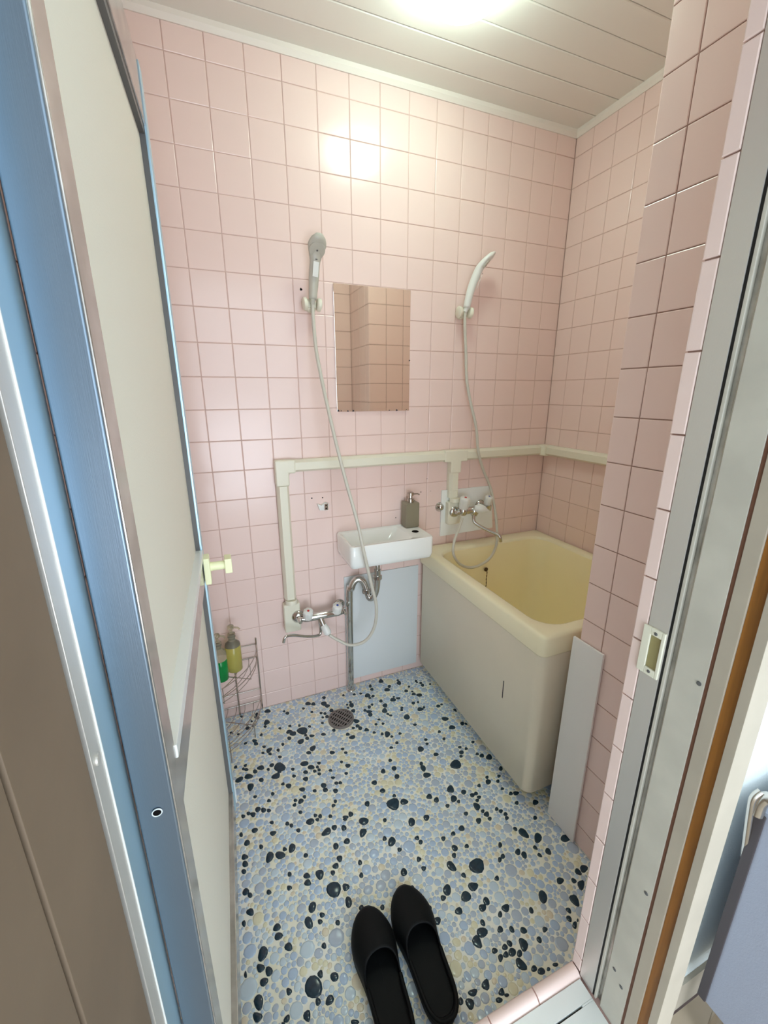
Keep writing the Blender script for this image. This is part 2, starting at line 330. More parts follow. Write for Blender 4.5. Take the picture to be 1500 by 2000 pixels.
# ---------------------------------------------------------------- pebble floor
fl = struct(MB().box((XL - .1, YF, -.1), (XR + .1, 0, 0)).build('floor', FLOORG))
raw = "1002 -240 127 103 149;603 -264 102 75 110;570 -434 127 84 125;367 -565 59 43 113;31 -158 79 54 137;184 -689 59 42 114;201 -863 116 84 131;424 -796 99 59 76;-146 -1035 67 45 139;-386 -867 76 52 134;634 -1378 67 56 59;895 -826 143 113 82;817 -1024 76 57 113;1610 -498 69 51 99;1713 -648 94 74 108;2348 -638 67 56 117;2581 -434 129 99 141;2776 -535 107 89 103;3265 -341 91 79 114;3177 -677 138 119 107;3273 -851 115 100 126;4051 -519 67 56 87;4493 -633 68 60 88;2622 -959 65 55 119;4201 -1011 74 59 81;4195 -1190 135 100 78;4035 -1100 55 50 109;4024 -1275 57 51 91;4164 -1508 98 87 88;3365 -1157 97 85 105;2949 -1142 70 58 137;3083 -1226 80 65 94;3120 -1416 89 76 104;2951 -1395 61 53 111;2869 -1672 67 56 100;1320 -1323 67 53 122;1689 -1347 71 53 140;1619 -1623 123 97 165;1736 -1766 125 109 168;1567 -1929 96 73 101;2026 -1466 67 52 99;2087 -1760 217 173 135;2153 -2014 67 56 124;2175 -2177 87 71 103;2356 -2131 99 70 148;2378 -1655 66 55 123;2771 -2222 99 71 149;1929 -2235 126 111 -156;3606 -2562 83 76 110;3719 -2754 125 91 175;3180 -2179 84 69 90;4104 -2063 131 100 131;3890 -2352 65 58 142;4071 -2318 86 80 99;65 -1567 65 54 -149;373 -1569 100 72 134;412 -1721 97 72 117;666 -1975 73 55 129;599 -2232 66 49 127;812 -2193 125 93 47;827 -2372 69 52 126;1111 -2315 72 55 107;1303 -2120 73 54 101;1123 -2630 73 56 131;2090 -2832 95 71 144;2264 -2697 133 103 47;2854 -3135 100 78 146;3240 -3127 67 55 147;3297 -3323 67 57 143;3050 -3632 60 54 102;3206 -3857 96 80 147;3068 -4121 64 57 134;2613 -3816 67 52 146;2617 -4113 71 56 146;-325 -2478 67 57 85;-15 -2539 60 57 98;-89 -2653 64 45 111;5 -2719 79 57 129;268 -2904 96 70 112;459 -2825 128 96 157;52 -3017 148 103 152;-241 -3027 135 103 -159;424 -3305 95 72 120;686 -2989 66 49 109;817 -2863 83 80 171;1056 -3039 218 170 128;1013 -3218 77 60 127;892 -3342 146 114 -175;1452 -3294 68 55 124;1440 -3569 70 56 125;1859 -3221 145 104 163;2039 -3447 124 92 145;2323 -3388 69 56 138;2238 -3521 63 52 101;2265 -3653 64 55 118;2117 -3643 66 56 127;2235 -3803 68 58 127;1828 -3567 91 72 138;1775 -3821 97 80 129;73 -3433 145 103 85;1057 -3723 64 54 155;1214 -3859 103 83 120;702 -3951 71 54 109;178 -3844 61 53 166;1597 -4150 103 73 146;1954 -4347 70 57 137;2263 -4266 101 87 126;2274 -4445 91 79 125;2667 -4345 71 60 139;2789 -4381 65 57 135;2568 -4596 87 77 111;563 -4141 71 53 133;1326 -4440 65 53 127;1274 -4580 63 60 -138;1611 -4427 65 54 112;1475 -4530 95 83 46;2466 -4940 63 54 94;2373 -5051 65 57 -171;214 -4302 92 84 107;370 -4389 96 72 116;517 -4466 73 55 130;-61 -4328 71 52 126;62 -4413 95 70 124;-216 -4362 73 53 123;1393 -4880 65 53 130;1791 -5145 65 55 126;1918 -5224 73 59 95;2201 -5340 63 55 129;2783 -5508 86 76 90;2613 -5541 92 57 155;-310 -4902 76 48 101;64 -4922 91 76 158;551 -4875 68 51 132;542 -5204 92 70 162;970 -5079 71 57 116;1072 -5179 70 53 100;1234 -5398 70 57 124;1608 -5273 127 99 169;1817 -5298 63 51 138;1975 -5749 151 103 -163;2217 -5709 82 81 110;2473 -5825 91 79 92;2579 -5601 67 37 156;3075 -5856 152 116 154;2942 -6161 134 99 46;-173 -5201 90 81 107;183 -5458 73 54 109;371 -5821 149 105 68;642 -5881 147 100 145;782 -5772 67 53 128;977 -5816 131 95 68;-261 -5565 98 73 144;-264 -5752 98 71 117;-309 -5933 76 55 126;1291 -6151 66 61 140;2120 -6228 97 79 87;2445 -6217 92 84 172;2124 -6580 88 78 101;1977 -6717 89 76 165;1862 -6847 67 59 110;2608 -6882 71 58 77;2539 -7185 68 56 78;800 -6452 68 53 104;1211 -6660 94 70 143;1197 -6828 95 77 145;1533 -6754 127 107 103;740 -6768 70 58 141;243 -6668 71 54 128;-300 -6438 89 84 122;-206 -6558 74 54 121;1785 -7226 202 177 131;2085 -7294 96 84 140;2051 -7631 130 83 83;1192 -7398 124 93 58;1377 -7645 68 53 145;1299 -7758 63 52 136;1685 -7936 61 54 127;1045 -7676 143 89 104;-233 -6928 104 74 135;-394 -7109 72 45 99;325 -7482 92 79 -180;336 -7665 97 75 167;519 -7949 100 75 138;1274 -8236 63 55 115;-41 -7849 140 108 68;-116 -8083 100 71 138;49 -8208 98 74 112;-429 -8075 62 31 92;-71 -8344 91 72 168;1080 -8677 71 58 96;1354 -8835 95 78 143;898 -8822 208 176 124;401 -8697 68 54 126;935 -9077 66 55 99;1166 -9147 96 75 -166;-210 -8621 136 92 100;-257 -8835 105 71 141;294 -9083 68 53 -164;682 -9197 90 74 97;1551 -9648 87 42 157;2307 -7870 68 62 87;2788 -8051 59 55 70;214 -9122 41 17 155;5836 -278 135 108 69;5293 -400 111 66 71;5287 -620 96 79 73;6044 -734 104 79 66;5876 -888 131 114 159;6541 -507 68 58 61;6520 -686 140 103 64;4756 -689 69 62 145;4989 -903 130 123 93;5182 -1022 87 70 -141;5026 -1076 66 59 78;6823 -1066 72 57 59;6595 -1263 95 86 51;7265 -846 81 58 59;7265 -947 60 44 59;7396 -1044 74 66 -135;7404 -1204 106 75 58;7738 -1270 61 52 -137;6820 -1396 57 50 171;6811 -1553 96 86 175;6998 -1696 129 104 166;5970 -1395 55 51 58;5872 -1537 131 113 161;6110 -1543 98 72 160;5385 -1415 94 76 69;5444 -1715 126 104 68;5322 -1970 144 110 68;5371 -2192 73 51 121;5447 -2304 64 54 160;4825 -1549 97 74 73;4976 -1475 69 58 74;4729 -1788 122 88 156;4601 -1664 78 69 80;4718 -1960 108 92 75;6021 -2086 68 65 -139;5963 -2195 73 61 60;6564 -2022 88 78 49;6762 -2053 65 54 53;6671 -2435 132 111 170;6855 -2401 69 53 55;7422 -2558 94 83 -172;7590 -2528 60 51 180;5995 -2608 145 123 57;7330 -3255 146 106 157;4945 -2329 63 52 156;4750 -2506 63 61 137;5007 -2578 61 59 71;4130 -2461 100 81 77;4325 -2626 96 84 150;4543 -2852 65 63 137;4794 -3027 72 57 69;4966 -3107 154 106 67;5076 -3276 60 57 165;5414 -3259 65 58 166;6116 -3085 75 66 172;7356 -3731 134 103 172;6809 -3733 70 59 -139;6803 -4092 68 58 -143;5137 -3603 67 64 175;4861 -3724 73 58 159;6169 -3874 70 63 -168;6120 -4062 66 60 -154;5807 -4176 126 114 -141;6201 -4581 98 80 172;4620 -4202 71 67 61;7135 -4631 72 56 176;7311 -4770 68 56 -160;7071 -4842 97 81 -166;6969 -4977 68 56 -172;7696 -4616 68 55 -168;7545 -5110 69 56 -170;7657 -5229 98 78 -155;7853 -5373 133 101 -149;7819 -3712 106 76 46;7938 -3783 67 51 103;7931 -3009 88 62 94;4238 -4507 98 79 68;4618 -4543 92 86 57;4582 -4864 99 84 62;5552 -4723 82 66 54;5529 -4905 136 91 82;5520 -5188 136 99 164;6623 -5193 209 178 -164;7315 -6009 70 53 -148;7254 -6162 109 83 -149;6900 -6161 71 55 -149;7558 -6262 73 55 -150;7705 -6119 67 52 -168;7942 -5904 98 64 -140;3814 -4794 93 88 146;3955 -5156 94 81 157;4230 -5457 61 59 172;4094 -5692 203 198 -175;4433 -5752 127 104 163;5235 -5895 100 90 -168;5390 -6076 97 81 -136;3354 -5385 93 82 78;5984 -5927 143 117 51;5907 -6242 127 99 -137;5998 -6382 64 54 -151;6317 -6170 96 80 -159;5610 -6374 71 61 -160;6511 -6362 87 71 -168;6650 -6359 73 59 -170;6667 -6500 73 56 178;6552 -6571 65 53 -167;6429 -6728 129 102 78;6510 -6923 67 53 -156;3663 -6062 64 61 68;3458 -6551 73 61 68;3614 -6704 141 106 -136;4376 -6411 138 102 60;4838 -6460 99 89 -145;4317 -6882 71 62 173;4363 -7021 70 60 50;3730 -6982 65 59 167;4112 -7405 73 63 49;4131 -7658 68 62 -163;3605 -7539 101 89 56;3647 -7959 68 64 -152;5998 -6797 74 60 -176;6225 -7124 101 77 -144;5639 -7126 98 81 -171;5334 -7166 73 61 -177;5004 -7179 73 62 -142;5166 -7520 92 87 109;5504 -7604 69 57 -173;5050 -7679 74 59 -140;4841 -7887 151 102 108;5027 -8196 68 61 121;5476 -8133 228 183 -172;5789 -8583 73 56 -161;5110 -8509 140 101 172;4453 -8325 137 102 49;4273 -8441 74 62 179;4818 -8629 142 117 -171;3848 -8501 71 61 -137;5234 -8907 93 85 71;5064 -8986 101 78 -178;4488 -8824 100 77 174;3907 -8796 93 79 178;4893 -9240 71 61 86;4772 -9389 138 97 172;4565 -9493 126 107 93;6562 -7047 98 77 -157;6565 -7196 71 56 -164;6940 -7028 69 53 -157;7015 -7128 75 58 -167;6387 -7928 87 54 -137;6139 -8240 77 52 -141;5382 -9259 73 51 -143;5197 -9504 80 62 -167;4838 -9778 73 52 175;8182 -7300 110 78 -166;7634 -7097 78 57 -157;7089 -7255 73 56 -168;7048 -7370 75 56 -155;7831 -7683 77 54 -157;7069 -7726 67 61 114;7214 -7913 163 115 107;7501 -8174 164 100 -145;8212 -8475 152 95 177;7246 -8356 66 58 120;7508 -8570 95 81 59;7222 -8556 66 54 118;6726 -8263 100 71 -151;6833 -8392 98 77 58;6269 -8200 76 56 -153;8070 -9264 127 81 -169;7867 -9266 89 80 104;7603 -9381 67 65 150;7702 -9524 139 80 -152;7273 -9247 111 74 -175;6605 -9360 152 107 47;7284 -9716 134 111 79;6984 -9823 66 58 104;5587 -9204 109 81 -176;6136 -9478 72 57 54;6863 -9956 68 64 73;6894 -10102 86 49 -150;5451 -9606 68 60 93;5697 -9726 83 66 156;6173 -9900 71 49 -173;7030 -10057 39 20 -147;7666 -6774 76 57 -163;7826 -6825 104 69 173;7519 -6536 65 47 180;5916 -10002 66 60 53;5236 -9798 67 60 126;5094 -9812 73 54 -176;5031 -9930 71 53 -171;5191 -9949 100 73 -176;5331 -10029 78 55 -153;5520 -9933 129 100 66;4887 -9929 76 53 -144;5237 -10191 129 95 120;5456 -10357 74 51 -177;5571 -10451 92 59 174;5741 -10484 47 31 -179;5938 -10483 68 33 166;4318 -10175 100 79 -158;3995 -10174 106 56 171;3846 -10292 93 87 137;3687 -10191 65 53 -144;3581 -10099 82 56 50;4559 -10396 72 55 -168;4436 -10476 76 42 165;4629 -10475 55 27 164"
darks = [tuple(float(a) for a in e.split()) for e in raw.split(';')]
darks = [(x / 1e4, y / 1e4, a / 1e4, b / 1e4, math.radians(t)) for x, y, a, b, t in darks]
sites = []      # x, y, r, pebble index (dark < 0)
for i, (x, y, a, b, t) in enumerate(darks):
    if a / b > 1.25:
        d = a - b
        for s in (-1, 0, 1): sites.append((x + s * d * math.cos(t), y + s * d * math.sin(t), b * (1.02 if s == 0 else .98), -1 - i))
    else: sites.append((x, y, math.sqrt(a * b), -1 - i))
CELL = .03; grid = {}
def gput(k):
    x, y = sites[k][:2]; grid.setdefault((int(x // CELL), int(y // CELL)), []).append(k)
def near(x, y, n=1):
    cx, cy = int(x // CELL), int(y // CELL)
    for i in range(cx - n, cx + n + 1):
        for j in range(cy - n, cy + n + 1):
            for k in grid.get((i, j), ()): yield k
for k in range(len(sites)): gput(k)
def drain_hit(x, y, r): return math.hypot(x - .359, y + .176) < r + .052
light = []
for r0, r1, tries in ((.015, .019, 60), (.011, .0145, 420), (.0085, .011, 1400), (.0062, .0085, 5000), (.0044, .0062, 16000), (.003, .0044, 20000)):
    for _ in range(tries):
        x = random.uniform(XL, .93); y = random.uniform(YF, 0); r = random.uniform(r0, r1)
        if x > .84 and y < -.79: continue
        if drain_hit(x, y, r): continue
        ok = True
        for k in near(x, y, 1):
            q = sites[k]
            if (q[0]-x)**2 + (q[1]-y)**2 < (.91 * (q[2] + r))**2: ok = False; break
        if ok:
            sites.append((x, y, r, len(light))); light.append((x, y, r)); gput(len(sites) - 1)
NV = 10
def outline(x, y, r, own, n=NV):
    e = random.uniform(0, .26); ph = random.uniform(0, PI); pts = []
    nb = [sites[k] for k in near(x, y, 1) if sites[k][3] != own]
    nb = [q for q in nb if math.hypot(q[0]-x, q[1]-y) < r * 1.5 + q[2] + .004]
    for k in range(n):
        t = 2 * PI * k / n; lim = r * (1.2 + e * math.cos(2 * (t - ph)))
        ct, s_ = math.cos(t), math.sin(t)
        for q in nb:
            dx, dy = q[0] - x, q[1] - y; pr = dx * ct + dy * s_
            if pr > 1e-5:
                m = (dx*dx + dy*dy + r*r - q[2]*q[2]) / (2 * pr) - .0005
                lim = min(lim, m)
        pts.append(max(lim, r * .45))
    pts = [(pts[k-1] + 3 * pts[k] + pts[(k+1) % n]) / 5 for k in range(n)]
    return [(x + pts[k] * math.cos(2*PI*k/n), y + pts[k] * math.sin(2*PI*k/n)) for k in range(n)]
def dark_outline(x, y, a, b, t, n=12):
    ph = random.uniform(0, 2*PI); e = random.uniform(.03, .13); pts = []
    for k in range(n):
        u = 2*PI*k/n; s = 1 + e * math.cos(3*u + ph) + random.uniform(-.03, .03)
        px, py = a * math.cos(u) * s, b * math.sin(u) * s
        pts.append((x + px*math.cos(t) - py*math.sin(t), y + px*math.sin(t) + py*math.cos(t)))
    return pts
def dome(pts, h):
    n = len(pts); cx = sum(p[0] for p in pts)/n; cy = sum(p[1] for p in pts)/n; vs = []
    for f, z in ((1, -.0003), (.95, h*.55), (.72, h*.93)):
        vs += [(cx + (p[0]-cx)*f, cy + (p[1]-cy)*f, z) for p in pts]
    vs.append((cx, cy, h)); fs = []
    for r in (0, n):
        for k in range(n): fs.append((r+k, r+(k+1)%n, r+n+(k+1)%n, r+n+k))
    for k in range(n): fs.append((2*n+k, 2*n+(k+1)%n, 3*n))
    return vs, fs, cx, cy
def imsize(x, y, r): return r / math.hypot(x - CAM[0], y - CAM[1], CAM[2])
def pebble(name, pts, h, m):
    vs, fs, cx, cy = dome(pts, h)
    me = bpy.data.meshes.new(name); me.from_pydata([(v[0]-cx, v[1]-cy, v[2]) for v in vs], [], fs)
    me.shade_smooth(); me.materials.append(m)
    o = bpy.data.objects.new(name, me); COL.objects.link(o); o.parent = fl; o.location = (cx, cy, 0)
order = sorted(range(len(darks)), key=lambda i: -imsize(darks[i][0], darks[i][1], darks[i][3]))
dparts = set(order[:300]); sv = []; sf = []; sm = []
def stuffadd(vs, fs, mi):
    n = len(sv); sv.extend(vs); sf.extend([tuple(i + n for i in f) for f in fs]); sm.extend([mi] * len(fs))
def clampd(p):
    x, y = p
    if y < -.786: x = min(x, XP - .001)
    return (x, min(max(y, YF + .001), -.001))
for i, d in enumerate(darks):
    pts = [clampd(p) for p in dark_outline(*d)]
    if i in dparts: pebble('dark_pebble', pts, .0019, DARK)
    else:
        vs, fs, _, _ = dome(pts, .0024); stuffadd(vs, fs, 5)
# colour patches of cream among the blue, as the stones were laid
def patch(x, y):
    return math.sin(x*31+1.3)*math.cos(y*27+.4) + .6*math.sin(x*57+y*49) + .5*math.sin(x*19-y*71+2)
def pick(x, y, r):
    u = random.random() + .22 * patch(x, y)
    if r > .0085: u -= .1
    if u > .92: return 2
    if u > .85: return 4
    return random.choices((0, 1, 3), (5, 4, 3 + 3 * (x > .5)))[0]  # more grey on the right: less blue light there, put into stone colour
lorder = sorted(range(len(light)), key=lambda i: -imsize(*light[i]))
vis = [i for i in lorder if light[i][0] > .0 and not (light[i][0] > .79 and light[i][1] > -.74)][:300]
vis = set(vis)
for i, (x, y, r) in enumerate(light):
    pts = [clampd(p) for p in outline(x, y, r, i)]; mi = pick(x, y, r); h = .0009 + .03 * r
    if i in vis: pebble('pale_pebble', pts, h, PEB[mi])
    else:
        vs, fs, _, _ = dome(pts, h); stuffadd(vs, fs, mi)
me = bpy.data.meshes.new('small_pebbles'); me.from_pydata(sv, [], sf)
for m_ in PEB + [DARK]: me.materials.append(m_)
me.polygons.foreach_set('material_index', np.array(sm, dtype=np.int32)); me.shade_smooth(); me.update()
o = bpy.data.objects.new('small_pebbles', me); COL.objects.link(o); o.parent = fl; o['kind'] = 'stuff'

# kerb of pink tiles and the aluminium sill
kb = struct(MB().box((XH, -1.1235, 0), (XJ, YF - .002, .124)).build('trim_3', GROUT))
x = XJ - .001
while x > XH:
    x0 = max(x - .0985, XH)
    m = MB().prism([(x0, YF, .001), (x0, YF, .128), (x0, YF - .003, .1315), (x0, YF - .012, .132), (x0, YF - .017, .131), (x0, YF - .0225, .126), (x0, YF - .025, .1235), (x0, YF - .025, .118), (x0, YF-.002, .118), (x0, YF-.002, .001)], (x - x0, 0, 0))
    m.build('kerb_tile', TILE, kb, smooth=True); x = x0 - .0025
sl = struct(MB().box((XH, -1.1545, .05), (XJ - .004, -1.1255, .1265)).box((XH, -1.21, .05), (XJ - .004, -1.1575, .1265))
            .box((XJ - .03, -1.1575, .05), (XJ - .004, -1.1545, .1265)).build('trim_4', ALUW, bevel=.0008))
MB().box((XH, -1.1573, .05), (XJ - .03, -1.1547, .120)).build('slot', GASK, sl)

# ---------------------------------------------------------------- right door frame
ZB, ZH = .127, 1.79
fr = struct(MB().box((XJ, -1.150, ZB), (XJ + .033, -1.1212, ZH)).build('trim_5', ALU, bevel=.0006))
MB().box((XJ + .001, -1.1538, ZB), (XJ + .033, -1.1502, ZH)).build('gasket', GASK, fr)
MB().box((XJ, -1.158, ZB), (XJ + .033, -1.154, ZH)).build('bead', PAINT, fr, bevel=.0006)
MB().box((XJ + .006, -1.165, ZB), (XJ + .033, -1.1582, ZH)).build('groove', TAUPE, fr)
pn = MB().prism([(XJ + .033, -1.1652, ZB), (XJ + .003, -1.1652, ZB), (XJ, -1.168, ZB), (XJ, -1.205, ZB), (XJ + .033, -1.205, ZB)], (0, 0, ZH - ZB)).build('jamb_panel', PAINT, fr)
for (px, py) in ((1365, 1335), (1262, 1745), (1200, 1893), (1213, 1928)):
    p = X_(px, py, XJ - .0003)
    MB().lathe(p, (-1, 0, 0), [(0, .0032), (.0006, .0030), (.0008, .0015)], 12).build('screw', DGREY, pn, smooth=True)
cs = struct(MB().box((XJ + .002, -1.2098, 0.05), (XJ + .03, -1.2052, ZH)).build('trim_6', BROWN))
MB().box((XJ, -1.227, .05), (XJ + .045, -1.210, ZH + .06)).build('casing_board', BEIGE, cs, bevel=.001)
MB().box((XJ + .003, -1.242, .05), (XJ + .045, -1.2272, ZH + .06)).build('bare_wood_strip', ORANGE, cs)
MB().box((XJ - .001, -1.254, .05), (XJ + .04, -1.2422, ZH + .06)).build('outer_board', BEIGE, cs, bevel=.001)
# latch keeper
q = [X_(*p, XJ - .001) for p in ((1268, 1222), (1251, 1310), (1287, 1328), (1306, 1240))]
ya, yb = -1.1175, -1.1490; za = (q[0][2] + q[3][2]) / 2; zb_ = (q[1][2] + q[2][2]) / 2
kx = XJ - .0035
kp = MB().box((kx, ya, zb_), (XJ, ya - .011, za)).box((kx, yb + .0045, zb_), (XJ, yb, za)).box((kx, ya - .011, zb_), (XJ, yb + .0045, zb_ + .011)).box((kx, ya - .011, za - .011), (XJ, yb + .0045, za)).build('latch_keeper', CREAMP, None, bevel=.001)
tag(kp, 'small cream latch keeper plate with two screws on the aluminium door frame at the right', 'latch plate')
MB().box((XJ - .0006, ya - .0112, zb_ + .0112), (XJ, yb + .0047, za - .0112)).build('recess', mat('keeper_recess', (150, 140, 96), .5), kp)
for z in (za - .0065, zb_ + .0065):
    MB().lathe((kx - .0002, (ya + yb) / 2 - .003, z), (-1, 0, 0), [(0, .0026), (.0008, .0020), (.0009, .0005)], 12).build('screw', DGREY, kp, smooth=True)

# ---------------------------------------------------------------- left door frame and header
lf = struct(MB().box((XH - .03, -1.170, ZB), (XH - .0015, -1.1212, ZH)).build('trim_7', ALUL, bevel=.001))
MB().box((XH - .03, -1.191, ZB), (XH, -1.1702, ZH)).build('frame_flange', ALU, lf, bevel=.0008)
MB().box((XH - .001, -1.1708, ZB), (XH + .001, -1.1696, ZH)).build('frame_lip', ALUW, lf)
MB().box((XH - .03, -1.198, .05), (XH - .006, -1.1912, ZH)).build('dark_gap', GAP_SHADE, lf)
for (px, py) in ((190, 1483),):
    p = X_(px, py, XH); MB().lathe(p, (1, 0, 0), [(-.001, .0045), (.0012, .0042), (.0016, .002)], 14).build('screw', ALU, lf, smooth=True)
lc = struct(MB().box((XH - .06, -1.2765, .05), (XH, -1.1982, 2.2)).build('trim_8', WOODL, bevel=.001))
MB().box((XH - .06, -1.279, .05), (XH - .003, -1.2767, 2.2)).build('dark_gap', GAP_SHADE, lc)
MB().box((XH - .06, -1.46, .05), (XH - .001, -1.2792, 2.2)).build('outer_board', WOODL, lc, bevel=.001)
hd = struct(MB().box((XH - .03, -1.21, ZH), (XJ + .033, -1.1212, ZH + .03)).build('trim_9', ALU))

# ---------------------------------------------------------------- the door, swung into the room
def LP(D, off=0, z=0):
    """point on the door face D metres ahead of the lens"""
    s = .03; n = math.hypot(1, s)
    return Vector((-.052 + s * (D - .345) + off / n, CAM[1] + D - s * off / n, z))
D0, D1 = .345, .967; LZ0, LZ1 = .14, 1.738
def slab(D_a, D_b, z0, z1, o0, o1):
    vs = [LP(D_a, o0, z0), LP(D_b, o0, z0), LP(D_b, o1, z0), LP(D_a, o1, z0)]
    return MB().prism(vs, (0, 0, z1 - z0))
dr = struct(slab(D0 + .001, D1 - .001, LZ0 + .003, LZ1 - .003, -.026, -.012).build('door_1', PANEL), 'bathroom door with frosted cream panels in an aluminium frame, open against the left side')
slab(D0, D0 + .034, LZ0, LZ1, -.028, 0).build('hinge_stile', TAUPE, dr, bevel=.002)
es = slab(D0 - .004, D0 - .0002, LZ0, LZ1, -.030, -.001).build('hinge_edge', ALUB, dr, bevel=.0018, bseg=4)
p = Y_(307, 1586, CAM[1] + D0 - .0042)
MB().lathe(p, (0, -1, 0), [(0, .0037), (.0007, .0037), (.0008, .0030)], 20).build('edge_hole', HOLE, es)
MB().tube([(p[0] + .0039 * math.cos(a), p[1] - .0006, p[2] + .0039 * math.sin(a)) for a in [k * PI / 10 for k in range(20)]], .0006, 6, closed=True).build('hole_rim', ALUW, es)
fs_ = slab(D1 - .03, D1, LZ0, LZ1, -.028, .001).build('lock_stile', ALUL, dr, bevel=.0025)
slab(D1 - .0305, D1 - .0325, LZ0, LZ1, -.02, -.003).build('bead', DGREY, dr)
slab(D0 + .034, D1 - .03, LZ1 - .09, LZ1, -.027, -.001).build('top_rail', TAUPE, dr, bevel=.002)
slab(D0 + .034, D1 - .033, LZ1 - .103, LZ1 - .09, -.02, -.004).build('bead', DGREY, dr)
slab(D0 + .034, D1 - .03, .815, .872, -.027, -.001).build('middle_rail', TAUPE, dr, bevel=.002)
slab(D0 + .034, D1 - .03, .872, .888, -.02, .002).build('bead', ALUW, dr, bevel=.002)
slab(D0 + .034, D1 - .03, LZ0, LZ0 + .07, -.027, -.001).build('bottom_rail', TAUPE, dr, bevel=.002)
slab(D1 - .004, D1 + .004, LZ0, .21 + .0, -.02, .004).build('lower_strip', ALUW, dr)  # pale strip at the foot of the far door edge
kc = LP(D1 - .032, 0, .842)
kn_ = MB().box((kc.x, kc.y - .018, .812), (kc.x + .013, kc.y + .018, .873)).build('knob_plate', KNOBY, dr, bevel=.003, bseg=3)
MB().lathe((kc.x + .013, kc.y + .004, .846), (1, 0, 0), [(0, .0105), (.005, .0098), (.030, .0098)], 20).build('knob_spindle', KNOBY, kn_, smooth=True)
MB().box((kc.x + .043, kc.y - .012, .830), (kc.x + .058, kc.y + .020, .864)).build('knob', KNOBY, kn_, bevel=.002, bseg=3)

# ---------------------------------------------------------------- ceiling lamp
LC = Vector((.645, -.405, ZT))
lp = thing('ceiling_lamp', LC, 'round opal glass ceiling lamp, glowing white', 'lamp')
MB().lathe(LC, (0, 0, -1), [(0, .098), (.012, .098), (.016, .09)], 40).build('lamp_base', LAMPB, lp, smooth=True)
prof = [(.012, .108), (.022, .114)] + [(.022 + .070 * math.sin(a), .114 * math.cos(a)) for a in [k * PI / 20 for k in range(1, 10)]] + [(.092, .002)]
MB().lathe(LC, (0, 0, -1), prof, 48).build('lamp_globe', LAMPG, lp, smooth=True)

# ---------------------------------------------------------------- bathtub
bt = thing('bathtub', (1.08, -.37, 0), 'cream bathtub with yellow interior in the right corner of the room', 'bathtub')
bx0, bx1, by0, by1, bz = .765, 1.384, -.740, -.006, .595
def rrect(x0, x1, y0, y1, r, z, n=6):
    out = []
    for (cx, cy, a0) in ((x1 - r, y1 - r, 0), (x0 + r, y1 - r, 90), (x0 + r, y0 + r, 180), (x1 - r, y0 + r, 270)):
        for k in range(n + 1):
            a = math.radians(a0 + 90 * k / n); out.append((cx + r * math.cos(a), cy + r * math.sin(a), z))
    return out
def loft(rings, cap0=False, cap1=False):
    m = MB(); n = len(rings[0]); vs = [p for r in rings for p in r]; fs = []
    for i in range(len(rings) - 1):
        for k in range(n): fs.append((i*n+k, i*n+(k+1)%n, (i+1)*n+(k+1)%n, (i+1)*n+k))
    if cap0: fs.append(tuple(reversed(range(n))))
    if cap1: fs.append(tuple((len(rings)-1)*n + k for k in range(n)))
    return m.add(vs, fs)
R_ = lambda d, z, r=.022: rrect(bx0 + d, bx1 - d, by0 + d, by1 - d, max(.004, r - d), z)
def inner(dx0, dx1, dy0, dy1, r, z): return rrect(bx0 + dx0, bx1 - dx1, by0 + dy0, by1 - dy1, r, z)
rim = loft([R_(.004, .532), R_(.001, .532), R_(0, .536), R_(0, .585), R_(.003, .592), R_(.010, .595), inner(.036, .036, .036, .066, .075, .595),
            inner(.042, .042, .042, .072, .072, .592), inner(.046, .046, .046, .076, .07, .584)])
rim.build('rim', TUBEX, bt, smooth=True, autos=False)
loft([inner(.046, .046, .046, .076, .07, .584), inner(.060, .055, .060, .085, .07, .4), inner(.075, .065, .075, .092, .07, .14), inner(.095, .085, .10, .115, .06, .095), inner(.14, .13, .15, .16, .05, .085)], cap1=True).build('basin', TUBIN, bt, smooth=True, autos=False)
A_ = lambda d, z: rrect(bx0 + .0045 + d, bx1 - .012 - d, by0 + .0045 + d, by1 - .01 - d, .03, z)
ap = loft([A_(.006, .050), A_(0, .056), A_(0, .534)], cap0=True).build('apron', APRON, bt, smooth=True)
for (fx, fy) in ((.83, -.68), (.83, -.06), (1.33, -.68), (1.33, -.06)):
    MB().lathe((fx, fy, 0), (0, 0, 1), [(0, .018), (.01, .02), (.050, .014)], 14).build('foot', DGREY, bt, smooth=True)
p0 = X_(984, 1330, bx0 + .0043); p1 = X_(984, 1366, bx0 + .0043)
MB().box((p0[0], p0[1] - .0018, p0[2]), (p0[0] - .0006, p0[1] + .0018, p1[2])).build('scratch', DSTRAP, bt)
cp = Y_(949, 1112, by1 - .088)
ch = MB(); ch.lathe(cp, (0, -1, 0), [(0, .009), (.003, .009), (.005, .005)], 16); ch.build('chain_boss', CHAIN, bt, smooth=True)
pts = [(cp[0] + .001, cp[1] - .007 - .0012 * math.sin(k), cp[2] - .004 - .008 * k) for k in range(38)]
MB().tube(pts, [.0022 if k % 2 else .0012 for k in range(38)], 6).build('plug_chain', CHAIN, bt)

# ---------------------------------------------------------------- boards
wpn = MB().box((.437, -.006, .032), (.766, -.0005, .512)).build('wall_panel', WPANEL, None, bevel=.001)
tag(wpn, 'white flat panel fixed to the back wall under the washbasin', 'panel')
q0, q1 = -.772, -.866
ln = MB().add([(.828, q0 + .002, .003), (.828, q1, .003), (.8345, q1, .003), (.8345, q0 + .002, .003), (.830, q0, .606), (.830, q1 + .002, .608), (.8365, q1 + .002, .608), (.8365, q0, .606)],
              [(0,3,2,1),(4,5,6,7),(0,1,5,4),(1,2,6,5),(2,3,7,6),(3,0,4,7)]).build('loose_board', BOARD, None, bevel=.0012)
tag(ln, 'pale grey narrow board standing upright beside the near end of the bathtub', 'board')

